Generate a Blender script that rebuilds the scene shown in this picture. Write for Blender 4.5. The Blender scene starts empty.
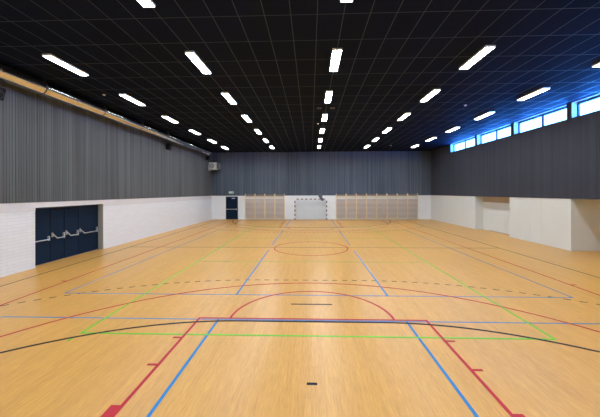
import bpy, math, random
from mathutils import Vector, Matrix
random.seed(7)
SC = bpy.context.scene
COL = SC.collection

# ------------------------------------------------------------------ camera
cd = bpy.data.cameras.new('camera'); cam = bpy.data.objects.new('camera', cd); COL.objects.link(cam)
cd.sensor_width = 36.0; cd.lens = 298.0 / 600.0 * 36.0
cd.shift_x = -0.0005; cd.shift_y = -16.35 / 600.0
cd.clip_start = 0.05; cd.clip_end = 300
cam.matrix_world = (Matrix.Translation((-0.012, -0.23, 2.72)) @ Matrix.Rotation(0.0345, 4, 'Z')
                    @ Matrix.Rotation(math.pi / 2, 4, 'X') @ Matrix.Rotation(-0.003, 4, 'Z'))
SC.camera = cam

# ------------------------------------------------------------------ daylight and exposure
W = bpy.data.worlds.new('sky'); SC.world = W; W.use_nodes = True
bg = W.node_tree.nodes['Background']
# pale overcast sky above, unseen lower half boosted blue to light the ceiling
_t = W.node_tree; _tc = _t.nodes.new('ShaderNodeTexCoord'); _sx = _t.nodes.new('ShaderNodeSeparateXYZ'); _mr = _t.nodes.new('ShaderNodeMapRange'); _mx = _t.nodes.new('ShaderNodeMix')
_mx.data_type = 'RGBA'; _mr.inputs[1].default_value = -0.05; _mr.inputs[2].default_value = 0.05
_t.links.new(_tc.outputs['Generated'], _sx.inputs[0]); _t.links.new(_sx.outputs[2], _mr.inputs[0]); _t.links.new(_mr.outputs[0], _mx.inputs[0])
_mx.inputs[6].default_value = (3.2, 21.0, 84.0, 1); _mx.inputs[7].default_value = (1.7, 5.0, 12.0, 1)
_t.links.new(_mx.outputs[2], bg.inputs['Color']); bg.inputs['Strength'].default_value = 1.0
LAMP_POWER = 92.0
LAMP_COLOR = (0.88, 0.985, 1.10)
vs = SC.view_settings
SC.display_settings.display_device = 'sRGB'
vs.view_transform = 'Standard'; vs.look = 'None'; vs.gamma = 1.0; vs.exposure = 0.05
vs.use_curve_mapping = False
SC.cycles.use_denoising = True
SC.cycles.max_bounces = 8; SC.cycles.diffuse_bounces = 5; SC.cycles.glossy_bounces = 4
SC.cycles.transparent_max_bounces = 12
SC.cycles.sample_clamp_indirect = 6.0
SC.cycles.caustics_reflective = False; SC.cycles.caustics_refractive = False

# ------------------------------------------------------------------ dimensions (metres)
XL, XR, YN, YB, H = -10.0, 11.86, -0.65, 29.6, 6.75
ZW = 2.38          # top of the pale lower walls
YC = 14.38         # half-way line

# ------------------------------------------------------------------ materials
def material(name, color, rough=0.6, metal=0.0, spec=0.5, emit=None, power=0.0):
    m = bpy.data.materials.new(name); m.use_nodes = True
    b = m.node_tree.nodes['Principled BSDF']
    b.inputs['Base Color'].default_value = (*color, 1); b.inputs['Roughness'].default_value = rough
    b.inputs['Metallic'].default_value = metal; b.inputs['Specular IOR Level'].default_value = spec
    if emit:
        b.inputs['Emission Color'].default_value = (*emit, 1); b.inputs['Emission Strength'].default_value = power
    return m

class NT:
    """small node-graph helper"""
    def __init__(s, m): s.t = m.node_tree; s.b = s.t.nodes['Principled BSDF']
    def n(s, kind, **kw):
        o = s.t.nodes.new(kind)
        for k, v in kw.items(): setattr(o, k, v)
        return o
    def l(s, a, b): s.t.links.new(a, b)
    def pos(s):
        if not hasattr(s, '_p'): s._p = s.n('ShaderNodeNewGeometry').outputs['Position']
        return s._p
    def xyz(s):
        if not hasattr(s, '_x'):
            o = s.n('ShaderNodeSeparateXYZ'); s.l(s.pos(), o.inputs[0]); s._x = o.outputs
        return s._x
    def m(s, op, a, b=None, c=None):
        o = s.n('ShaderNodeMath', operation=op)
        for i, v in enumerate((a, b, c)):
            if v is None: continue
            if isinstance(v, (int, float)): o.inputs[i].default_value = v
            else: s.l(v, o.inputs[i])
        return o.outputs[0]
    def scaled(s, sx, sy, sz):
        o = s.n('ShaderNodeMapping'); s.l(s.pos(), o.inputs['Vector']); o.inputs['Scale'].default_value = (sx, sy, sz)
        return o.outputs[0]
    def noise(s, vec, scale=1.0, detail=3, rough=0.5):
        o = s.n('ShaderNodeTexNoise'); s.l(vec, o.inputs['Vector'])
        o.inputs['Scale'].default_value = scale; o.inputs['Detail'].default_value = detail; o.inputs['Roughness'].default_value = rough
        return o.outputs['Fac']
    def white(s, v):
        o = s.n('ShaderNodeTexWhiteNoise', noise_dimensions='1D'); s.l(v, o.inputs['W']); return o.outputs['Value']
    def white3(s, a, b):
        c = s.n('ShaderNodeCombineXYZ'); s.l(a, c.inputs[0]); s.l(b, c.inputs[1])
        o = s.n('ShaderNodeTexWhiteNoise', noise_dimensions='3D'); s.l(c.outputs[0], o.inputs['Vector']); return o.outputs['Value']
    def mix(s, f, a, b):
        o = s.n('ShaderNodeMix', data_type='RGBA')
        if isinstance(f, (int, float)): o.inputs[0].default_value = f
        else: s.l(f, o.inputs[0])
        for i, v in ((6, a), (7, b)):
            if isinstance(v, tuple): o.inputs[i].default_value = (*v, 1)
            else: s.l(v, o.inputs[i])
        return o.outputs[2]
    def color(s, v): s.l(v, s.b.inputs['Base Color'])
    def bump(s, h, strength=0.3, dist=0.01):
        o = s.n('ShaderNodeBump'); o.inputs['Strength'].default_value = strength; o.inputs['Distance'].default_value = dist
        s.l(h, o.inputs['Height']); s.l(o.outputs[0], s.b.inputs['Normal'])

def wood_floor():
    m = material('oak_sports_floor', (0.6, 0.36, 0.16), 0.34, spec=0.30); g = NT(m); x, y, z = g.xyz()
    px = g.m('FLOOR', g.m('DIVIDE', x, 0.095))
    off = g.m('MULTIPLY', g.white(px), 1.3)
    py = g.m('FLOOR', g.m('DIVIDE', g.m('ADD', y, off), 1.3))
    plank = g.white3(px, py)
    streak = g.noise(g.scaled(34, 1.6, 1), 1.0, 5, 0.7)
    grain = g.noise(g.scaled(110, 5.0, 1), 1.0, 3, 0.6)
    blotch = g.noise(g.scaled(0.35, 0.3, 1), 1.0, 2, 0.5)
    f = g.m('ADD', g.m('MULTIPLY', plank, 0.13), g.m('MULTIPLY', streak, 0.80))
    f = g.m('ADD', f, g.m('MULTIPLY', g.m('SUBTRACT', grain, 0.5), 0.9))
    f = g.m('ADD', f, g.m('MULTIPLY', g.m('SUBTRACT', blotch, 0.5), 0.25))
    r = g.n('ShaderNodeMapRange'); g.l(f, r.inputs[0]); r.inputs[1].default_value = 0.15; r.inputs[2].default_value = 0.85
    g.color(g.mix(r.outputs[0], (0.51, 0.243, 0.050), (0.775, 0.408, 0.104)))
    g.l(g.m('ADD', g.m('MULTIPLY', streak, 0.12), 0.27), g.b.inputs['Roughness'])
    return m

def slat_mat(name, axis, pitch, dark, light):
    m = material(name, dark, 0.62, spec=0.35); g = NT(m); q = g.xyz()[axis]; z = g.xyz()[2]
    idx = g.m('FLOOR', g.m('DIVIDE', q, pitch))
    board = g.white(idx)
    fine = g.white(g.m('FLOOR', g.m('DIVIDE', q, pitch / 3.0)))
    s = [0.6, 0.6, 0.12]; s[axis] = 14.0
    st = g.noise(g.scaled(*s), 1.0, 4, 0.6)
    sb = [0.5, 0.5, 0.2]
    big = g.noise(g.scaled(*sb), 1.0, 2, 0.5)
    f = g.m('ADD', g.m('SUBTRACT', g.m('MULTIPLY', board, 0.28), 0.10), g.m('MULTIPLY', st, 0.95))
    f = g.m('ADD', f, g.m('MULTIPLY', fine, 0.05))
    f = g.m('ADD', f, g.m('MULTIPLY', g.m('SUBTRACT', big, 0.5), 0.45))
    g.color(g.mix(f, dark, light))
    return m

def brick_mat():
    m = material('white_painted_brick', (0.74, 0.74, 0.76), 0.55); g = NT(m); x, y, z = g.xyz()
    c = g.n('ShaderNodeCombineXYZ'); g.l(y, c.inputs[0]); g.l(z, c.inputs[1])
    b = g.n('ShaderNodeTexBrick'); g.l(c.outputs[0], b.inputs['Vector'])
    b.inputs['Scale'].default_value = 1.0; b.inputs['Brick Width'].default_value = 0.44; b.inputs['Row Height'].default_value = 0.11
    b.inputs['Mortar Size'].default_value = 0.008; b.inputs['Mortar Smooth'].default_value = 0.4
    b.inputs['Color1'].default_value = (0.86, 0.885, 0.93, 1); b.inputs['Color2'].default_value = (0.82, 0.845, 0.89, 1)
    b.inputs['Mortar'].default_value = (0.74, 0.76, 0.80, 1)
    g.color(b.outputs['Color'])
    g.bump(g.m('SUBTRACT', 1.0, b.outputs['Fac']), 0.2, 0.004)
    return m

def plaster(name, c, var=0.05, rough=0.6):
    m = material(name, c, rough); g = NT(m)
    n = g.noise(g.scaled(1.4, 1.4, 1.4), 1.0, 4, 0.6)
    g.color(g.mix(n, tuple(v * (1 - var) for v in c), tuple(min(1, v * (1 + var)) for v in c)))
    return m

def ceiling_mat():
    m = material('black_ceiling_tiles', (0.02, 0.02, 0.022), 0.5, spec=0.03); g = NT(m); x, y, z = g.xyz()
    def line(q, o, p, w):
        fr = g.m('FRACT', g.m('DIVIDE', g.m('SUBTRACT', q, o - w / 2), p))
        return g.m('LESS_THAN', fr, w / p)
    lx = line(x, 0.15, 0.6, 0.020); ly = line(y, 0.77, 1.153, 0.020)
    bar = g.m('MAXIMUM', lx, ly)
    n = g.noise(g.scaled(60, 60, 1), 1.0, 3, 0.6)
    tile = g.white3(g.m('FLOOR', g.m('DIVIDE', g.m('SUBTRACT', x, 0.15), 0.6)), g.m('FLOOR', g.m('DIVIDE', g.m('SUBTRACT', y, 0.77), 1.153)))
    f = g.m('ADD', g.m('MULTIPLY', n, 0.5), g.m('MULTIPLY', tile, 0.5))
    base = g.mix(f, (0.0060, 0.0096, 0.0225), (0.0088, 0.0134, 0.0300))
    g.color(g.mix(bar, base, (0.030, 0.043, 0.068)))
    g.l(g.m('SUBTRACT', 0.80, g.m('MULTIPLY', bar, 0.4)), g.b.inputs['Roughness'])
    g.l(g.m('ADD', g.m('MULTIPLY', bar, 0.08), 0.03), g.b.inputs['Specular IOR Level'])
    return m

def striped_mat(name, axis, period, phase):
    m = material(name, (0.75, 0.73, 0.72), 0.35); g = NT(m); q = g.xyz()[axis]
    fr = g.m('FRACT', g.m('DIVIDE', g.m('SUBTRACT', q, phase), period))
    g.color(g.mix(g.m('LESS_THAN', fr, 0.5), (0.85, 0.84, 0.82), (0.17, 0.006, 0.012)))
    return m

def wood_mat(name, c1, c2, axis=2):
    m = material(name, c1, 0.45); g = NT(m); s = [40, 40, 40]; s[axis] = 2.5
    n = g.noise(g.scaled(*s), 1.0, 4, 0.6); g.color(g.mix(n, c1, c2)); return m

def glass_mat():
    m = bpy.data.materials.new('window_glass'); m.use_nodes = True; t = m.node_tree; t.nodes.clear()
    o = t.nodes.new('ShaderNodeOutputMaterial'); mx = t.nodes.new('ShaderNodeMixShader')
    tr = t.nodes.new('ShaderNodeBsdfTransparent'); gl = t.nodes.new('ShaderNodeBsdfGlossy'); fr = t.nodes.new('ShaderNodeFresnel')
    tr.inputs[0].default_value = (0.93, 0.96, 0.97, 1); gl.inputs['Roughness'].default_value = 0.02; fr.inputs[0].default_value = 1.35
    ge = t.nodes.new('ShaderNodeNewGeometry'); mu = t.nodes.new('ShaderNodeMath'); mu.operation = 'MULTIPLY'; inv = t.nodes.new('ShaderNodeMath'); inv.operation = 'SUBTRACT'; inv.inputs[0].default_value = 1.0
    t.links.new(ge.outputs['Backfacing'], inv.inputs[1]); t.links.new(fr.outputs[0], mu.inputs[0]); t.links.new(inv.outputs[0], mu.inputs[1]); t.links.new(mu.outputs[0], mx.inputs[0]); t.links.new(tr.outputs[0], mx.inputs[1]); t.links.new(gl.outputs[0], mx.inputs[2])
    t.links.new(mx.outputs[0], o.inputs[0]); return m

M = {}
M['floor'] = wood_floor()
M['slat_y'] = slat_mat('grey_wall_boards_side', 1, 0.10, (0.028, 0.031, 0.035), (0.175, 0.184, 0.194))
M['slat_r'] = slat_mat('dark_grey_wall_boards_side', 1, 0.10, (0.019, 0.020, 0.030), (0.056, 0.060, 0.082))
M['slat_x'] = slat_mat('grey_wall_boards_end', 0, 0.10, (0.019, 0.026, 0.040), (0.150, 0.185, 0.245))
M['backing'] = material('black_wall_backing', (0.02, 0.02, 0.022), 0.8)
M['brick'] = brick_mat()
M['white'] = plaster('white_wall_paint', (0.84, 0.87, 0.89))
M['lintel'] = plaster('pale_concrete_band', (0.74, 0.73, 0.76), 0.04)
M['cream'] = plaster('cream_wall_panel', (0.76, 0.79, 0.77), 0.03, 0.42)
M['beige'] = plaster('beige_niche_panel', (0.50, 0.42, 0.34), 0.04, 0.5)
M['ceiling'] = ceiling_mat()
M['reveal'] = plaster('pale_window_reveal', (0.62, 0.66, 0.70), 0.03)
M['frame'] = material('dark_window_frame', (0.035, 0.04, 0.055), 0.4)
M['bright'] = material('white_ceiling_edge', (0.82, 0.82, 0.82), 0.35)
M['glass'] = glass_mat()
M['door'] = plaster('dark_blue_door_paint', (0.0035, 0.014, 0.036), 0.1, 0.7)
M['door'].node_tree.nodes['Principled BSDF'].inputs['Specular IOR Level'].default_value = 0.15
M['door_edge'] = material('black_door_frame', (0.008, 0.012, 0.02), 0.5)
M['steel'] = material('brushed_steel', (0.72, 0.73, 0.74), 0.32, 0.75)
M['duct'] = material('galvanised_duct', (0.74, 0.73, 0.72), 0.06, 1.0)
M['black'] = material('black_plastic', (0.005, 0.005, 0.006), 0.6, spec=0.2)
M['tube'] = material('lamp_tube_glow', (1, 1, 1), 0.4, emit=LAMP_COLOR, power=LAMP_POWER)
M['lampcase'] = material('white_lamp_housing', (0.8, 0.8, 0.8), 0.4)
M['ash'] = wood_mat('pale_ash_wood', (0.84, 0.71, 0.46), (0.92, 0.81, 0.58))
M['beech'] = wood_mat('beech_rung_wood', (0.38, 0.23, 0.13), (0.50, 0.32, 0.20), 0)
M['post_z'] = striped_mat('red_white_post', 2, 0.42, -0.01)
M['post_x'] = striped_mat('red_white_crossbar', 0, 0.424, -1.802)
M['net'] = material('grey_white_net', (0.46, 0.54, 0.58), 0.8)
M['bundle'] = plaster('dark_slate_cloth', (0.085, 0.09, 0.12), 0.3, 0.85)
M['sign'] = material('exit_sign_face', (0.62, 0.74, 0.72), 0.4, emit=(0.8, 1.0, 0.93), power=0.15)
M['signgreen'] = material('exit_sign_green', (0.02, 0.32, 0.15), 0.4)
M['unit'] = material('off_white_unit_casing', (0.88, 0.88, 0.85), 0.35)
M['unitgrey'] = material('grey_unit_grille', (0.20, 0.20, 0.20), 0.5, 0.4)
M['plastic'] = material('white_plastic', (0.75, 0.75, 0.75), 0.4)
M['l_black'] = material('black_court_line', (0.006, 0.008, 0.014), 0.5, spec=0.12)
M['l_red'] = material('red_court_line', (0.46, 0.014, 0.028), 0.5, spec=0.2)
M['l_blue'] = material('blue_court_line', (0.016, 0.185, 0.47), 0.5, spec=0.2)
M['l_green'] = material('green_court_line', (0.15, 0.50, 0.035), 0.5, spec=0.2)

# ------------------------------------------------------------------ mesh helpers
class MB:
    def __init__(s, off=(0, 0, 0)): s.v = []; s.f = []; s.o = off; s.sm = set()
    def add(s, vs_, fs, smooth=False):
        b = len(s.v); s.v += [tuple(vs_[i][k] - s.o[k] for k in range(3)) for i in range(len(vs_))]
        for f in fs:
            if smooth: s.sm.add(len(s.f))
            s.f.append(tuple(i + b for i in f))
        return s
    def box(s, x0, x1, y0, y1, z0, z1):
        x0, x1 = sorted((x0, x1)); y0, y1 = sorted((y0, y1)); z0, z1 = sorted((z0, z1))
        V = [(x, y, z) for z in (z0, z1) for y in (y0, y1) for x in (x0, x1)]
        return s.add(V, [(0, 2, 3, 1), (4, 5, 7, 6), (0, 1, 5, 4), (2, 6, 7, 3), (0, 4, 6, 2), (1, 3, 7, 5)])
    def cyl(s, a, b, r, n=12, cap=True, r2=None):
        a = Vector(a); b = Vector(b); d = (b - a).normalized()
        u = d.orthogonal().normalized(); w = d.cross(u); r2 = r if r2 is None else r2
        V = [tuple(a + (u * math.cos(t) + w * math.sin(t)) * r) for t in [2 * math.pi * i / n for i in range(n)]]
        V += [tuple(b + (u * math.cos(t) + w * math.sin(t)) * r2) for t in [2 * math.pi * i / n for i in range(n)]]
        s.add(V, [(i, (i + 1) % n, n + (i + 1) % n, n + i) for i in range(n)], True)
        if cap: s.add(V, [tuple(reversed(range(n))), tuple(range(n, 2 * n))])
        return s
    def ring(s, c, axis, r0, r1, depth, n=28):
        """flat ring with thickness around an axis"""
        c = Vector(c); d = Vector(axis).normalized(); u = d.orthogonal().normalized(); w = d.cross(u)
        V = []
        for r, k in ((r0, 0), (r1, 0), (r1, 1), (r0, 1)):
            for i in range(n):
                t = 2 * math.pi * i / n; V.append(tuple(c + d * depth * k + (u * math.cos(t) + w * math.sin(t)) * r))
        F = []
        for a in range(4):
            b = (a + 1) % 4
            for i in range(n):
                j = (i + 1) % n; F.append((a * n + i, a * n + j, b * n + j, b * n + i))
        return s.add(V, F)
    def ribbon(s, pts, w, z, th=0.0012):
        """painted strip of width w along pts (2-D) with a skin of real thickness"""
        n = len(pts); L = []; R = []
        for i, p in enumerate(pts):
            a = pts[max(i - 1, 0)]; b = pts[min(i + 1, n - 1)]
            dx, dy = b[0] - a[0], b[1] - a[1]; q = math.hypot(dx, dy) or 1
            nx, ny = -dy / q * w / 2, dx / q * w / 2
            L.append((p[0] + nx, p[1] + ny)); R.append((p[0] - nx, p[1] - ny))
        V = [(x, y, z) for x, y in L] + [(x, y, z) for x, y in R] + [(x, y, 0.0002) for x, y in L] + [(x, y, 0.0002) for x, y in R]
        F = []
        for i in range(n - 1):
            F.append((n + i, n + i + 1, i + 1, i))
            F.append((i, i + 1, 2 * n + i + 1, 2 * n + i)); F.append((n + i + 1, n + i, 3 * n + i, 3 * n + i + 1))
        F.append((0, 2 * n, 3 * n, n)); F.append((n - 1, 2 * n - 1, 4 * n - 1, 3 * n - 1))
        return s.add(V, F)
    def build(s, name, mat, parent=None, loc=None):
        me = bpy.data.meshes.new(name); me.from_pydata(s.v, [], s.f)
        for i in s.sm: me.polygons[i].use_smooth = True
        me.materials.append(mat); me.update()
        o = bpy.data.objects.new(name, me); COL.objects.link(o)
        o.location = loc if loc is not None else ((0, 0, 0) if parent else s.o)
        if parent is not None: o.parent = parent
        return o

def bevel(o, w=0.01, seg=2):
    m = o.modifiers.new('bevel', 'BEVEL'); m.width = w; m.segments = seg; m.limit_method = 'ANGLE'; return o

def tag(o, label=None, cat=None, group=None, kind=None):
    if label: o['label'] = label
    if cat: o['category'] = cat
    if group: o['group'] = group
    if kind: o['kind'] = kind
    return o

def thing(name, loc, label, cat, group=None, rz=0.0):
    o = bpy.data.objects.new(name, None); COL.objects.link(o); o.location = loc; o.rotation_euler = (0, 0, rz)
    o.empty_display_size = 0.2
    return tag(o, label, cat, group)

def copy_tree(o, parent=None):
    c = o.copy(); COL.objects.link(c)
    if parent is not None: c.parent = parent
    for ch in list(o.children): copy_tree(ch, c)
    return c

def setting(o, label, cat): return tag(o, label, cat, kind='structure')

# ------------------------------------------------------------------ floor, ceiling
floor = MB().box(XL - 0.3, 15.2, YN - 0.2, YB + 0.2, -0.2, 0.0).build('floor', M['floor'])
setting(floor, 'oak-coloured sports hall floor painted with coloured court lines', 'floor')
ceil = MB().box(XL - 0.3, XR + 0.38, YN - 0.2, YB + 0.2, H, H + 0.2).build('ceiling', M['ceiling'])
setting(ceil, 'black tiled ceiling with thin pale grid lines', 'ceiling')

# ------------------------------------------------------------------ walls
def boards_y(mb, xs, inward, y0, y1, z0, z1, pitch=0.10, gap=0.016):
    """vertical boards on a side wall; xs = surface of the backing, inward = +1/-1"""
    n = int(math.ceil((y1 - y0) / pitch)); k0 = math.floor(y0 / pitch)
    for k in range(k0, k0 + n + 2):
        a = max(y0, k * pitch + gap / 2); b = min(y1, (k + 1) * pitch - gap / 2)
        if b - a > 0.01: mb.box(xs, xs + inward * 0.022, a, b, z0, z1)

# left wall: white brick below with the door opening, grey boards above
DY0, DY1, DH = 10.24, 13.79, 2.18
wl = MB().box(XL - 0.3, XL, YN - 0.2, DY0, 0, ZW).box(XL - 0.3, XL, DY1, YB + 0.2, 0, ZW)
wl.box(XL - 0.3, XL, DY0, DY1, DH, ZW).box(XL - 0.3, XL - 0.001, YN - 0.2, YB + 0.2, ZW, H)
wall_left = wl.build('wall_left', M['brick']); setting(wall_left, 'left wall of white painted brick under tall grey boards', 'wall')
MB().box(XL, XL + 0.012, YN, DY0, 2.06, ZW).box(XL, XL + 0.012, DY1, YB, 2.06, ZW).box(XL, XL + 0.012, DY0, DY1, DH, ZW) \
    .build('lintel_band', M['lintel'], wall_left)
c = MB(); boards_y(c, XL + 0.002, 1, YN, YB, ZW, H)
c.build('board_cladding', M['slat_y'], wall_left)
MB().box(XL, XL + 0.002, YN, YB, ZW, H).build('cladding_backing', M['backing'], wall_left)
bl = MB().box(XL, XL + 0.015, YN, DY0, 0, 0.06).box(XL, XL + 0.015, DY1, YB, 0, 0.06).build('baseboard_left', M['white'])
setting(bl, 'low white baseboard along the left brick wall', 'baseboard')

# back wall
wb = MB().box(XL - 0.3, XR + 0.3, YB, YB + 0.3, 0, H).build('wall_back', M['white'])
setting(wb, 'far end wall, white below and grey boards above', 'wall')
MB().box(XL, XR, YB - 0.002, YB, ZW, H).build('cladding_backing', M['backing'], wb)
c = MB()
k = math.floor(XL / 0.10)
while k * 0.10 < XR:
    a = max(XL, k * 0.10 + 0.008); b = min(XR, (k + 1) * 0.10 - 0.008)
    if b - a > 0.01: c.box(a, b, YB - 0.024, YB - 0.002, ZW, H)
    k += 1
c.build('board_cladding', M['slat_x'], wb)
bb = MB().box(XL + 0.02, -8.56, YB - 0.015, YB, 0, 0.06).box(-7.34, XR, YB - 0.015, YB, 0, 0.06).build('baseboard_back', M['white'])
setting(bb, 'low white baseboard along the far end wall', 'baseboard')

# wall behind the camera
wn = MB().box(XL - 0.3, 15.2, YN - 0.3, YN, 0, H).build('wall_near', M['white']); setting(wn, 'plain wall behind the viewer', 'wall')

# right wall: upper boards, windows, panels, niche and recess
ZS = 6.05
WIN = [(2.44, 6.03), (6.28, 9.88), (10.11, 13.72), (13.97, 17.57), (17.83, 21.43), (21.70, 25.45)]
wr = MB().box(XR, XR + 0.38, YN - 0.2, YB + 0.2, ZW, ZS)
edges = [YN - 0.2] + [v for w in WIN for v in w] + [YB + 0.2]
for i in range(0, len(edges), 2): wr.box(XR, XR + 0.38, edges[i], edges[i + 1], ZS, H)
wall_right = wr.build('wall_right', M['reveal']); setting(wall_right, 'right wall with grey boards above pale panels and high windows', 'wall')
bk = MB().box(XR - 0.002, XR, YN, YB, ZW, ZS)
for i in range(0, len(edges), 2): bk.box(XR - 0.002, XR, max(edges[i], YN), min(edges[i + 1], YB), ZS, H)
bk.build('cladding_backing', M['backing'], wall_right)
c = MB(); boards_y(c, XR - 0.002, -1, YN, YB, ZW, ZS)
for i in range(0, len(edges), 2): boards_y(c, XR - 0.002, -1, max(edges[i], YN), min(edges[i + 1], YB), ZS, H)
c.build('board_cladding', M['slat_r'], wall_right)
MB().box(XR, 15.2, YN - 0.2, 13.78, ZW, ZW + 0.05).box(XR, 12.6, 18.01, 21.68, ZW, ZW + 0.05).build('soffit', M['white'], wall_right)
# lower panels of the right wall
seams = [13.78, 14.28, 15.54, 16.39, 17.17, 18.01]
for a, b in zip(seams[:-1], seams[1:]):
    MB().box(XR, XR + 0.05, a + 0.004, b - 0.004, 0.0, ZW).build('wall_panel', M['cream'], wall_right)
MB().box(XR + 0.05, 15.2, 13.78, 18.01, 0, ZW).build('wall_core', M['cream'], wall_right)
MB().box(XR, XR + 0.3, 21.68, YB + 0.2, 0, ZW).build('wall_panel', M['cream'], wall_right)
MB().box(XR + 0.3, 12.7, 21.68, YB + 0.2, 0, ZW).build('niche_side', M['cream'], wall_right)
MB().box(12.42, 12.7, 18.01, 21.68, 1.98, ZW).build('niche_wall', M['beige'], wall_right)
MB().box(12.40, 12.7, 18.01, 21.675, 0, 1.98).build('niche_panel', M['cream'], wall_right)
tr = MB().box(12.36, 12.40, 18.3, 20.9, 0.0, 0.05).build('baseboard_right', M['beige']); setting(tr, 'low beige baseboard at the back of the wall niche', 'baseboard')
wrr = MB().box(14.9, 15.2, YN - 0.2, 13.78, 0, ZW).build('wall_recess', M['cream']); setting(wrr, 'beige inner wall of the recess at the near right', 'wall')

# windows
for i, (a, b) in enumerate(WIN):
    X0, X1 = XR + 0.24, XR + 0.31
    fr = MB().box(X0, X1, a, b, ZS, ZS + 0.045).box(X0, X1, a, b, H - 0.10, H).box(X0, X1, a, a + 0.05, ZS + 0.045, H - 0.10) \
        .box(X0, X1, b - 0.05, b, ZS + 0.045, H - 0.10).build('window_%d' % (i + 1), M['frame'])
    setting(fr, 'high strip window of two panes in a dark frame', 'window')
    mid = (a + b) / 2
    MB().box(X0, X1, mid - 0.05, mid + 0.05, ZS + 0.045, H - 0.10).build('mullion', M['frame'], fr)
    for p, q in ((a + 0.05, mid - 0.05), (mid + 0.05, b - 0.05)):
        MB().box(X0 + 0.03, X0 + 0.036, p, q, ZS + 0.045, H - 0.10).build('window_pane', M['glass'], fr)
    MB().box(XR + 0.0, XR + 0.03, a, b, H - 0.04, H).build('head_trim', M['bright'], fr)

# ------------------------------------------------------------------ painted court lines (parts of the floor)
def line(name, pts, w, mat, z):
    return MB().ribbon(pts, w, z).build(name, mat, floor)
def arc(cx, cy, r, a0, a1, n=48):
    return [(cx + r * math.cos(math.radians(a0 + (a1 - a0) * i / n)), cy + r * math.sin(math.radians(a0 + (a1 - a0) * i / n))) for i in range(n + 1)]
def mir(pts, s): return pts if s > 0 else [(-x, 2 * YC - y) for x, y in pts]
ZG, ZBU, ZR, ZK = 0.0030, 0.0022, 0.0038, 0.0014
YE = 2 * YC
# badminton, blue: four courts laid across the hall
for y0, y1, xe, e0, e1 in ((-0.02, 6.09, 6.82, 1, 1), (7.63, 13.72, 6.70, 1, 0), (15.04, 21.13, 6.70, 0, 1), (22.70, 28.78, 6.70, 1, 1)):
    for yy, keep in ((y0, e0), (y1, e1)):
        if keep: line('badminton_boundary_line', [(-xe, yy), (xe, yy)], 0.04, M['l_blue'], ZBU)
    for s in (-1, 1):
        if e0 and e1: line('badminton_boundary_line', [(s * (xe - 0.02), y0 + 0.02), (s * (xe - 0.02), y1 - 0.02)], 0.04, M['l_blue'], ZBU)
        line('badminton_service_line', [(s * 1.99, y0 + 0.02), (s * 1.99, y1 - 0.02)], 0.05, M['l_blue'], ZBU)
for s in (-1, 1): line('badminton_boundary_line', [(s * 6.68, 7.65), (s * 6.68, 21.11)], 0.04, M['l_blue'], ZBU)
# volleyball, green
for s in (-1, 1):
    line('volleyball_side_line', [(s * 4.47, YC - 9), (s * 4.47, YC + 9)], 0.05, M['l_green'], ZG)
    line('volleyball_end_line', [(-4.445, YC + s * 8.975), (4.445, YC + s * 8.975)], 0.05, M['l_green'], ZG)
    line('volleyball_attack_line', [(-4.445, YC + s * 2.975), (4.445, YC + s * 2.975)], 0.03, M['l_green'], ZG)
    line('volleyball_service_mark', [(s * 4.47, YC + s * 9.2), (s * 4.47, YC + s * 9.30)], 0.05, M['l_green'], ZG)
# handball, black
for t in (-1, 1):
    line('handball_side_line', [(t * 9.05, 0), (t * 9.05, YE)], 0.05, M['l_black'], ZK)
line('half_way_line', [(-9.02, YC + 0.03), (9.02, YC + 0.03)], 0.05, M['l_black'], ZK)
for s in (1, -1):
    line('handball_goal_line', mir([(-9.02, 0.025), (9.02, 0.025)], s), 0.05, M['l_black'], ZK)
    line('handball_goal_area_line', mir(arc(1.5, 0.05, 5.975, 0, 90) + arc(-1.5, 0.05, 5.975, 90, 180), s), 0.055, M['l_black'], 0.0046)
    p = arc(1.5, 0.0, 8.975, 33.2, 90, 400) + arc(-1.5, 0.0, 8.975, 90, 146.8, 400)
    # walk along the path cutting dashes of 0.15 m
    mb = MB(); acc = 0.0; cur = [p[0]]; on = True
    for a, b in zip(p[:-1], p[1:]):
        d = math.hypot(b[0] - a[0], b[1] - a[1])
        while acc + d >= 0.15:
            t = (0.15 - acc) / d if d else 0; q = (a[0] + (b[0] - a[0]) * t, a[1] + (b[1] - a[1]) * t)
            if on: cur.append(q); mb.ribbon(mir(cur, s), 0.05, ZK)
            on = not on; cur = [q]; a = q; d = math.hypot(b[0] - a[0], b[1] - a[1]); acc = 0.0
        acc += d; cur.append(b)
    mb.build('handball_free_throw_line', M['l_black'], floor)
    line('penalty_mark', mir([(-0.5, 7.0), (0.5, 7.0)], s), 0.06, M['l_black'], ZK)
    line('goalkeeper_mark', mir([(-0.075, 4.0), (0.075, 4.0)], s), 0.055, M['l_black'], ZK)
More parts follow.
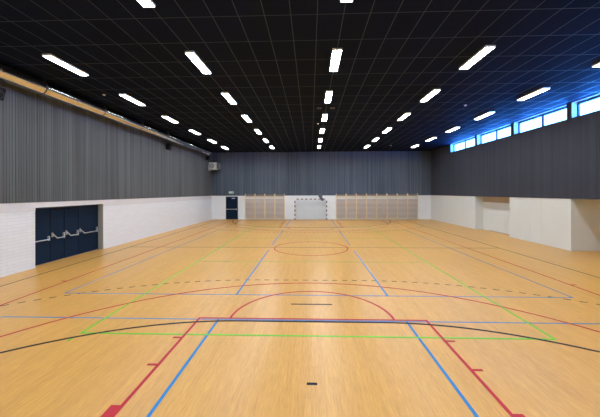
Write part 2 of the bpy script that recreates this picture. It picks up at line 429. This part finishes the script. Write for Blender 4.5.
# basketball, red
B0 = 0.38
for t in (-1, 1): line('basketball_side_line', [(t * 7.525, B0), (t * 7.525, YE - B0)], 0.05, M['l_red'], ZR)
line('centre_circle', arc(0, YC - 0.06, 1.775, 0, 360, 72), 0.055, M['l_red'], ZR)
for s in (1, -1):
    line('basketball_end_line', mir([(-7.5, B0 - 0.025), (7.5, B0 - 0.025)], s), 0.05, M['l_red'], ZR)
    line('free_throw_line', mir([(-2.45, B0 + 5.775), (2.45, B0 + 5.775)], s), 0.05, M['l_red'], ZR)
    line('free_throw_semicircle', mir(arc(0, B0 + 5.80, 1.755, 0, 180), s), 0.05, M['l_red'], ZR)
    line('three_point_line', mir([(6.725, B0)] + arc(0, B0 + 1.575, 6.725, 0.5, 179.5, 90) + [(-6.725, B0)], s), 0.05, M['l_red'], ZR)
    for t in (-1, 1):
        line('lane_line', mir([(t * 2.425, B0), (t * 2.425, B0 + 5.75)], s), 0.05, M['l_red'], ZR)
        for yy in (1.80, 4.02, 4.90):
            line('lane_mark', mir([(t * 2.45, B0 + yy), (t * 2.60, B0 + yy)], s), 0.05, M['l_red'], ZR)
        line('lane_block', mir([(t * 2.45, B0 + 2.92), (t * 2.57, B0 + 2.92)], s), 0.40, M['l_red'], ZR)
        line('throw_in_mark', mir([(t * 7.55, B0 + 8.325), (t * 7.70, B0 + 8.325)], s), 0.05, M['l_red'], ZR)

# ------------------------------------------------------------------ doors
XD = XL - 0.27
d1 = MB().box(XD - 0.1, XD + 0.03, DY0, DY1, DH - 0.05, DH)
d1.box(XD - 0.1, XD + 0.03, DY0, DY0 + 0.03, 0, DH - 0.05).box(XD - 0.1, XD + 0.03, DY1 - 0.03, DY1, 0, DH - 0.05)
door1 = d1.build('door_1', M['door_edge']); setting(door1, 'wide dark blue emergency door of four leaves set into the white brick wall', 'door')
leafs = [(10.27, 11.14), (11.15, 11.81), (11.82, 12.56), (12.57, 13.76)]
for i, (a, b) in enumerate(leafs):
    lf = bevel(MB((XD, a, 0)).box(XD - 0.05, XD + 0.012, a + 0.006, b - 0.006, 0.012, DH - 0.055).build('door_leaf', M['door'], door1), 0.006)
    lf.location = (XD, a, 0)
    def L(mb, name, mat, label=None):
        o = mb.build(name, mat, lf); 
        if label: o['label'] = label
        return o
    # crash bar with its slanting arm and end case
    x = XD + 0.09; z = 0.91; mb = MB((XD, a, 0))
    if i in (0, 1, 3): y0, y1 = a + 0.02, b - 0.10
    else: y0, y1 = a + 0.25, b - 0.08
    if i == 1: y0, y1 = a + 0.24, b - 0.06
    if i == 3: y0, y1 = a + 0.26, b - 0.10
    mb.cyl((x, y0, z), (x, y1, z), 0.022, 10)
    if i > 0:
        mb.cyl((x, y0, z), (XD + 0.05, a + 0.07, z + 0.19), 0.021, 10)
        mb.box(XD + 0.012, XD + 0.07, a + 0.055, a + 0.08, z + 0.06, z + 0.23)
    mb.box(XD + 0.012, XD + 0.07, y1 - 0.01, y1 + 0.04, z - 0.05, z + (0.18 if i else 0.12))
    mb.cyl((x, y1, z), (XD + 0.04, y1 + 0.02, z + 0.12), 0.02, 10)
    L(mb, 'panic_bar', M['steel'], 'silver push bar across the dark blue leaf')
    if i in (1, 2): L(MB((XD, a, 0)).box(XD + 0.012, XD + 0.06, (a + b) / 2 - 0.15, (a + b) / 2 + 0.15, DH - 0.14, DH - 0.08), 'door_closer', M['black'])
# concrete reveal of the wide door belongs to the wall
MB().box(XD - 0.1, XL - 0.002, DY1 - 0.012, DY1 + 0.001, 0, DH).build('door_reveal', material('grey_door_reveal', (0.33, 0.335, 0.32), 0.7), wall_left)
MB().box(XD - 0.5, XD - 0.1, DY0 - 0.2, DY1 + 0.2, -0.1, ZW).build('door_backing', M['backing'], wall_left)

d2 = MB().box(-8.56, -8.50, YB - 0.05, YB - 0.001, 0, 2.30).box(-7.40, -7.34, YB - 0.05, YB - 0.001, 0, 2.30).box(-8.50, -7.40, YB - 0.05, YB - 0.001, 2.24, 2.30)
door2 = d2.build('door_2', M['door_edge']); setting(door2, 'single dark blue exit door in the far wall under the exit sign', 'door')
lf = bevel(MB().box(-8.495, -7.405, YB - 0.042, YB - 0.002, 0.01, 2.235).build('door_leaf', M['door'], door2), 0.005)
MB().cyl((-8.42, YB - 0.11, 1.02), (-7.48, YB - 0.11, 1.02), 0.030, 10).box(-8.47, -8.41, YB - 0.13, YB - 0.042, 0.96, 1.08).box(-7.49, -7.43, YB - 0.13, YB - 0.042, 0.96, 1.08) \
    .build('push_bar', M['steel'], lf)
MB().box(-7.95, -7.62, YB - 0.10, YB - 0.042, 2.08, 2.15).build('door_closer', M['steel'], lf)

# exit sign: pale box with running figure, doorway and arrow
s0 = thing('exit_sign', (-8.0, YB - 0.03, 2.70), 'small pale green pictogram exit sign above the far door', 'sign')
X, Y, Z = -8.0, YB - 0.03, 2.70
bevel(MB((X, Y, Z)).box(X - 0.24, X + 0.24, Y - 0.05, Y, Z - 0.09, Z + 0.11).build('sign_box', M['sign'], s0, (0, 0, 0)), 0.008)
g = MB((X, Y, Z)); yy = Y - 0.055
g.box(X + 0.10, X + 0.19, yy, yy + 0.004, Z - 0.06, Z + 0.08)
g.cyl((X - 0.02, yy, Z + 0.055), (X - 0.02, yy + 0.004, Z + 0.055), 0.016, 10)
for a, b in (((-0.03, 0.035), (-0.05, -0.01)), ((-0.05, -0.01), (-0.01, -0.03)), ((-0.01, -0.03), (-0.02, -0.065)), ((-0.05, -0.01), (-0.10, -0.04)),
             ((-0.03, 0.03), (0.03, 0.015)), ((-0.03, 0.03), (-0.08, 0.01))):
    g.cyl((X + a[0], yy + 0.002, Z + a[1]), (X + b[0], yy + 0.002, Z + b[1]), 0.009, 8)
g.box(X - 0.20, X - 0.12, yy, yy + 0.004, Z - 0.005, Z + 0.015)
g.build('pictogram', M['signgreen'], s0, (0, 0, 0))

# ------------------------------------------------------------------ ceiling lights
GL = 'twin-tube ceiling lights in five long rows'
def make_light():
    t = thing('ceiling_light', (0, 0, H), 'lit twin-tube ceiling light', 'ceiling light', GL)
    hb = MB().box(-0.13, 0.13, -0.79, 0.70, -0.02, 0.0)
    for s in (-1, 1): hb.box(s * 0.122, s * 0.13, -0.79, 0.70, -0.062, -0.02)
    hb.box(-0.122, 0.122, -0.79, -0.782, -0.062, -0.02).box(-0.122, 0.122, 0.692, 0.70, -0.062, -0.02).build('housing', M['lampcase'], t)
    for s in (-1, 1):
        o = MB(); r = 0.052; n = 10; V = []
        for yy in (-0.755 + 0.02 * s, 0.66):
            for i in range(n + 1):
                a = math.pi * i / n; V.append((s * 0.063 + r * math.cos(a), yy, -0.021 - r * 0.5 * math.sin(a)))
        m = n + 1; F = [(i, i + 1, m + i + 1, m + i) for i in range(n)] + [tuple(range(m)), tuple(reversed(range(m, 2 * m))), (0, m, 2 * m - 1, n)]
        o.add(V, F); o.build('lamp_tube', M['tube'], t)
    MB().box(-0.006, 0.006, -0.755, 0.66, -0.05, -0.02).build('centre_strip', M['lampcase'], t)
    return t
proto = make_light(); first = True
ROWN = ['leftmost row by the duct', 'second row from the left', 'middle row', 'second row from the right', 'rightmost row by the windows']
ORD = ['behind the view', 'nearest, cut by the top edge', 'second from the near end', 'third from the near end', 'fourth from the near end', 'fifth from the near end', 'sixth from the near end', 'farthest, near the end wall']
for i, x in enumerate((-7.65, -3.45, 0.75, 4.95, 9.13)):
    for j, y in enumerate((1.90, 5.34, 8.93, 12.40, 15.85, 19.33, 22.75, 26.2)):
        o = proto if first else copy_tree(proto); first = False
        o.location = (x, y, H)
        pos = ['overhead and out of the view', 'first from the viewer', 'second from the viewer', 'third from the viewer', 'fourth from the viewer', 'fifth from the viewer', 'sixth from the viewer', 'farthest, close to the end wall'][j]
        o['label'] = 'lit ceiling light in the %s, %s' % (ROWN[i], pos)

# ------------------------------------------------------------------ duct along the left wall
DX, DZ, DR = -9.50, 6.45, 0.27
du = thing('ventilation_duct', (DX, 0, DZ), 'long round shiny metal duct under the ceiling along the left wall', 'duct')
y0 = YN + 0.05
while y0 < 26.6:
    y1 = min(y0 + 3.0, 26.9)
    MB((DX, 0, DZ)).cyl((DX, y0, DZ), (DX, y1, DZ), DR, 40, cap=False).build('duct_section', M['duct'], du, (0, 0, 0))
    MB((DX, 0, DZ)).ring((DX, y1 - 0.03, DZ), (0, 1, 0), DR - 0.02, DR + 0.012, 0.06, 40).build('duct_joint', M['duct'], du, (0, 0, 0))
    if y1 < 26.5:
        MB((DX, 0, DZ)).ring((DX, y1 - 1.5, DZ), (0, 1, 0), DR + 0.001, DR + 0.012, 0.03, 32).cyl((DX, y1 - 1.485, DZ + DR), (DX, y1 - 1.485, H), 0.008, 6) \
            .build('hanger', M['frame'], du, (0, 0, 0))
    y0 = y1
eg = MB((DX, 0, DZ)).ring((DX, 26.9, DZ), (0, 1, 0), 0.17, DR, 0.04, 32)
for k in range(-3, 4): eg.box(DX - math.sqrt(0.17 ** 2 - (k * 0.045) ** 2), DX + math.sqrt(0.17 ** 2 - (k * 0.045) ** 2), 26.91, 26.93, DZ + k * 0.045 - 0.006, DZ + k * 0.045 + 0.006)
eg.build('end_grille', M['steel'], du, (0, 0, 0))

# ------------------------------------------------------------------ loudspeakers on the left wall
def speaker(y, z, label, s=1.0, yaw=0.0):
    t = thing('loudspeaker', (XL + 0.026, y, z), label, 'loudspeaker', 'black loudspeakers under the duct')
    MB().box(0, 0.06 * s, -0.05, 0.05, -0.05, 0.05).cyl((0.05 * s, 0, 0), (0.16 * s, 0, 0), 0.02, 8).build('wall_bracket', M['black'], t)
    ca = bevel(MB().box(0.14 * s, 0.40 * s, -0.17 * s, 0.17 * s, -0.24 * s, 0.22 * s).build('casing', M['black'], t), 0.02)
    ca.rotation_euler = (0, 0.22, 0)
    g_ = MB()
    g_.ring((0.40 * s, 0, -0.06 * s), (1, 0, 0), 0.10 * s, 0.125 * s, 0.008, 24).ring((0.40 * s, 0, 0.12 * s), (1, 0, 0), 0.035 * s, 0.05 * s, 0.008, 20)
    g_.box(0.40 * s, 0.404 * s, -0.02, 0.02, -0.21 * s, -0.195 * s)
    g_.build('driver_ring', M['door_edge'], ca)
    return t
speaker(8.72, 5.9, 'black loudspeaker under the duct at the left edge of the view', 0.85)
speaker(19.9, 5.93, 'black loudspeaker under the middle of the metal duct', 1.0)
speaker(27.75, 6.05, 'black loudspeaker past the far end of the metal duct', 0.9)

# ------------------------------------------------------------------ ventilation unit in the far left corner
ux, uy, uz = -9.45, 28.75, 4.92
u = thing('ventilation_unit', (ux, uy, uz), 'off-white wall-hung fan unit high in the far left corner', 'fan unit')
O = (ux, uy, uz)
bevel(MB(O).box(ux - 0.45, ux + 0.28, uy - 0.32, uy + 0.38, uz + 0.06, uz + 0.72).build('casing', M['unit'], u, (0, 0, 0)), 0.03)
bevel(MB(O).box(ux + 0.29, ux + 0.50, uy - 0.28, uy + 0.36, uz + 0.10, uz + 0.66).build('side_box', M['unitgrey'], u, (0, 0, 0)), 0.02)
f_ = MB(O).ring((ux - 0.18, uy - 0.33, uz + 0.38), (0, -1, 0), 0.20, 0.24, 0.03, 30)
for r in (0.05, 0.10, 0.15): f_.ring((ux - 0.18, uy - 0.34, uz + 0.38), (0, -1, 0), r - 0.008, r + 0.004, 0.012, 24)
f_.build('fan_guard', M['unitgrey'], u, (0, 0, 0))
f2 = MB(O)
for k in range(5):
    a = k * 2 * math.pi / 5; cx, cz = ux - 0.18, uz + 0.38
    p = [(cx + 0.03 * math.cos(a), uy - 0.325, cz + 0.03 * math.sin(a)), (cx + 0.18 * math.cos(a - 0.3), uy - 0.33, cz + 0.18 * math.sin(a - 0.3)),
         (cx + 0.18 * math.cos(a + 0.35), uy - 0.322, cz + 0.18 * math.sin(a + 0.35))]
    q = [(x_, y_ - 0.004, z_) for x_, y_, z_ in p]
    f2.add(p + q, [(0, 1, 2), (5, 4, 3), (0, 3, 4, 1), (1, 4, 5, 2), (2, 5, 3, 0)])
f2.build('fan_blades', M['unitgrey'], u, (0, 0, 0))
l_ = MB(O)
for k in range(8): l_.box(ux + 0.10, ux + 0.25, uy - 0.345, uy - 0.32, uz + 0.14 + k * 0.065, uz + 0.175 + k * 0.065)
l_.build('louvre', M['plastic'], u, (0, 0, 0))
MB(O).box(XL + 0.03, ux - 0.45, uy - 0.2, uy - 0.15, uz, uz + 0.05).box(XL + 0.03, ux + 0.2, uy - 0.2, uy - 0.15, uz + 0.01, uz + 0.06) \
    .box(XL + 0.03, ux + 0.2, uy + 0.2, uy + 0.25, uz + 0.01, uz + 0.06).box(XL + 0.026, XL + 0.06, uy - 0.25, uy + 0.3, uz - 0.1, uz + 0.5).build('wall_bracket', M['steel'], u, (0, 0, 0))

# ------------------------------------------------------------------ wall bars
WB = 0.995
def make_bars():
    t = thing('wall_bars', (0, YB - 0.015, 0), 'bay of wooden wall bars', 'wall bars', 'wooden wall bars on the far wall')
    for s in (-1, 1):
        bevel(MB().box(s * WB / 2 - 0.05 * (s > 0), s * WB / 2 + 0.05 * (s < 0), -0.13, -0.01, 0.0, 2.56).build('upright', M['ash'], t), 0.006)
    zs = [2.46, 2.34] + [1.98 - 0.122 * k for k in range(16)]
    for z in zs:
        y = -0.115 if z > 2.4 else -0.08
        o = MB(); V = []; n = 10
        for x in (-WB / 2 + 0.05, WB / 2 - 0.05):
            for i in range(n):
                a = 2 * math.pi * i / n; V.append((x, y + 0.017 * math.cos(a), z + 0.024 * math.sin(a)))
        o.add(V, [(i, (i + 1) % n, n + (i + 1) % n, n + i) for i in range(n)], True)
        o.build('rung', M['beech'], t)
    MB().box(-WB / 2 + 0.05, WB / 2 - 0.05, -0.04, -0.012, 0.14, 0.20).box(-WB / 2 + 0.05, WB / 2 - 0.05, -0.04, -0.012, 2.18, 2.26).build('wall_rail', M['ash'], t)
    return t
bars0 = make_bars(); first = True
left = [-6.10, -5.10, -4.10, -3.10]; right = [3.01 + 1.005 * k for k in range(8)]
words = ['first', 'second', 'third', 'fourth', 'fifth', 'sixth', 'seventh', 'last']
for k, x in enumerate(left + right):
    o = bars0 if first else copy_tree(bars0); first = False
    o.location = (x, YB - 0.015, 0)
    if k < 4:
        lab = 'wall-bar bay %s' % ['nearest the blue exit door', 'second from the exit door, left of the goal', 'third from the exit door, left of the goal', 'nearest the goal, in the group left of it'][k]
    else:
        j = k - 4
        lab = 'wall-bar bay %s' % (['nearest the goal, in the long group right of it'] + ['right of the goal, %s in its long group' % w for w in words[1:7]] + ['farthest right, towards the corner of the cream wall'])[j]
    o['label'] = lab

# ------------------------------------------------------------------ handball goal
gy = 28.70
go = thing('handball_goal', (0, gy, 0), 'red and white striped goal with pale net against the far wall', 'goal')
for s in (-1, 1):
    bevel(MB((0, gy, 0)).box(s * 1.5, s * 1.59, gy - 0.04, gy + 0.04, 0.004, 2.08).build('goal_post', M['post_z'], go, (0, 0, 0)), 0.008)
    MB((0, gy, 0)).cyl((s * 1.54, gy + 0.04, 2.0), (s * 1.5, YB - 0.05, 1.95), 0.018, 8).cyl((s * 1.54, gy + 0.04, 0.05), (s * 1.5, YB - 0.05, 0.05), 0.018, 8) \
        .cyl((s * 1.5, YB - 0.05, 0.05), (s * 1.5, YB - 0.05, 1.95), 0.018, 8).build('side_stay', M['plastic'], go, (0, 0, 0))
bevel(MB((0, gy, 0)).box(-1.5, 1.5, gy - 0.04, gy + 0.04, 2.0, 2.09).build('crossbar', M['post_x'], go, (0, 0, 0)), 0.008)
net = MB((0, gy, 0)); t_ = 0.0048; yb = YB - 0.09
def sag(x, z): return 0.03 * math.sin(x * 2.1 + 1) * math.sin(z * 1.7)
n = 30
for i in range(n + 1):
    x = -1.48 + 2.96 * i / n
    P_ = [(x, gy + 0.05, 1.99), (x, (gy + yb) / 2, 1.95 - 0.05), (x, yb - 0.03, 1.90)] + [(x, yb + sag(x, z) - 0.03, z) for z in (1.5, 1.1, 0.7, 0.35, 0.02)]
    for a, b in zip(P_[:-1], P_[1:]): net.cyl(a, b, t_, 4, cap=False)
for k in range(20):
    z = 0.05 + k * 0.097
    P_ = [(x, yb + sag(x, z) - 0.03, z) for x in [-1.48 + 2.96 * i / 10 for i in range(11)]]
    for a, b in zip(P_[:-1], P_[1:]): net.cyl(a, b, t_, 4, cap=False)
    for s in (-1, 1): net.cyl((s * 1.5, gy + 0.05, z), (s * 1.48, yb - 0.03, z), t_, 4, cap=False)
for k in range(5):
    y = gy + 0.1 + k * 0.11
    net.cyl((-1.48, y, 1.97 - k * 0.012), (1.48, y, 1.97 - k * 0.012), t_, 4, cap=False)
    for s in (-1, 1): net.cyl((s * 1.49, y, 0.02), (s * 1.49, y, 1.97), t_, 4, cap=False)
net.build('net', M['net'], go, (0, 0, 0))

# dark bundle hanging at the right end of the crossbar: gathered, creased cloth
def lump(name, c, r, mat, parent, seed, drop=0.0):
    rnd = random.Random(seed); nu, nv = 20, 14; V = []
    ph = [rnd.uniform(0, 6.28) for _ in range(4)]
    for j in range(nv + 1):
        th = math.pi * j / nv
        for i in range(nu):
            a = 2 * math.pi * i / nu
            k = 1 + 0.13 * math.sin(5 * a + ph[0] + th) + 0.08 * math.sin(3 * th + ph[1]) + 0.06 * math.sin(9 * a + ph[2])
            V.append((c[0] + r[0] * k * math.sin(th) * math.cos(a), c[1] + r[1] * k * math.sin(th) * math.sin(a), c[2] + r[2] * math.cos(th) - drop * math.sin(th) * math.cos(a)))
    F = [(j * nu + i, j * nu + (i + 1) % nu, (j + 1) * nu + (i + 1) % nu, (j + 1) * nu + i) for j in range(nv) for i in range(nu)]
    return MB().add(V, F, True).build(name, mat, parent)
bd = thing('cloth_bundle', (1.0, gy + 0.0, 2.08), 'dark slate bundle slung over the right end of the goal crossbar', 'bundle')
lump('upper_fold', (-0.05, 0.0, 0.265), (0.17, 0.10, 0.235), M['bundle'], bd, 3)
lump('hanging_fold', (0.08, -0.14, -0.02), (0.17, 0.055, 0.18), M['bundle'], bd, 5, 0.08)

# ------------------------------------------------------------------ ceiling detectors
def detector(x, y, label, r=0.06, mat='plastic', cat='smoke detector'):
    t = thing('smoke_detector', (x, y, H), label, cat, None)
    MB().cyl((0, 0, 0), (0, 0, -0.02), r, 20).build('base', M[mat], t)
    MB().cyl((0, 0, -0.02), (0, 0, -0.05), r * 0.85, 20, r2=r * 0.45).build('sensor_head', M[mat], t)
detector(-8.47, 11.71, 'small pale smoke detector on the ceiling near the left wall')
detector(0.43, 17.28, 'small pale smoke detector on the ceiling beside the middle light row')
detector(6.95, 25.81, 'small pale smoke detector on the far ceiling between two right-hand light rows')
detector(7.2, 13.89, 'small pale smoke detector on the bluish ceiling right of the fourth light row')
for x, w in ((0.42, 'left'), (1.05, 'right')):
    t = thing('ceiling_speaker', (x, 14.1, H), 'round dark ceiling speaker on the %s of the middle light row' % w, 'ceiling speaker', 'round dark ceiling speakers')
    MB().ring((0, 0, 0), (0, 0, -1), 0.08, 0.11, 0.015, 24).build('rim', M['unitgrey'], t)
    MB().cyl((0, 0, 0), (0, 0, -0.01), 0.08, 20).build('grille', M['black'], t)
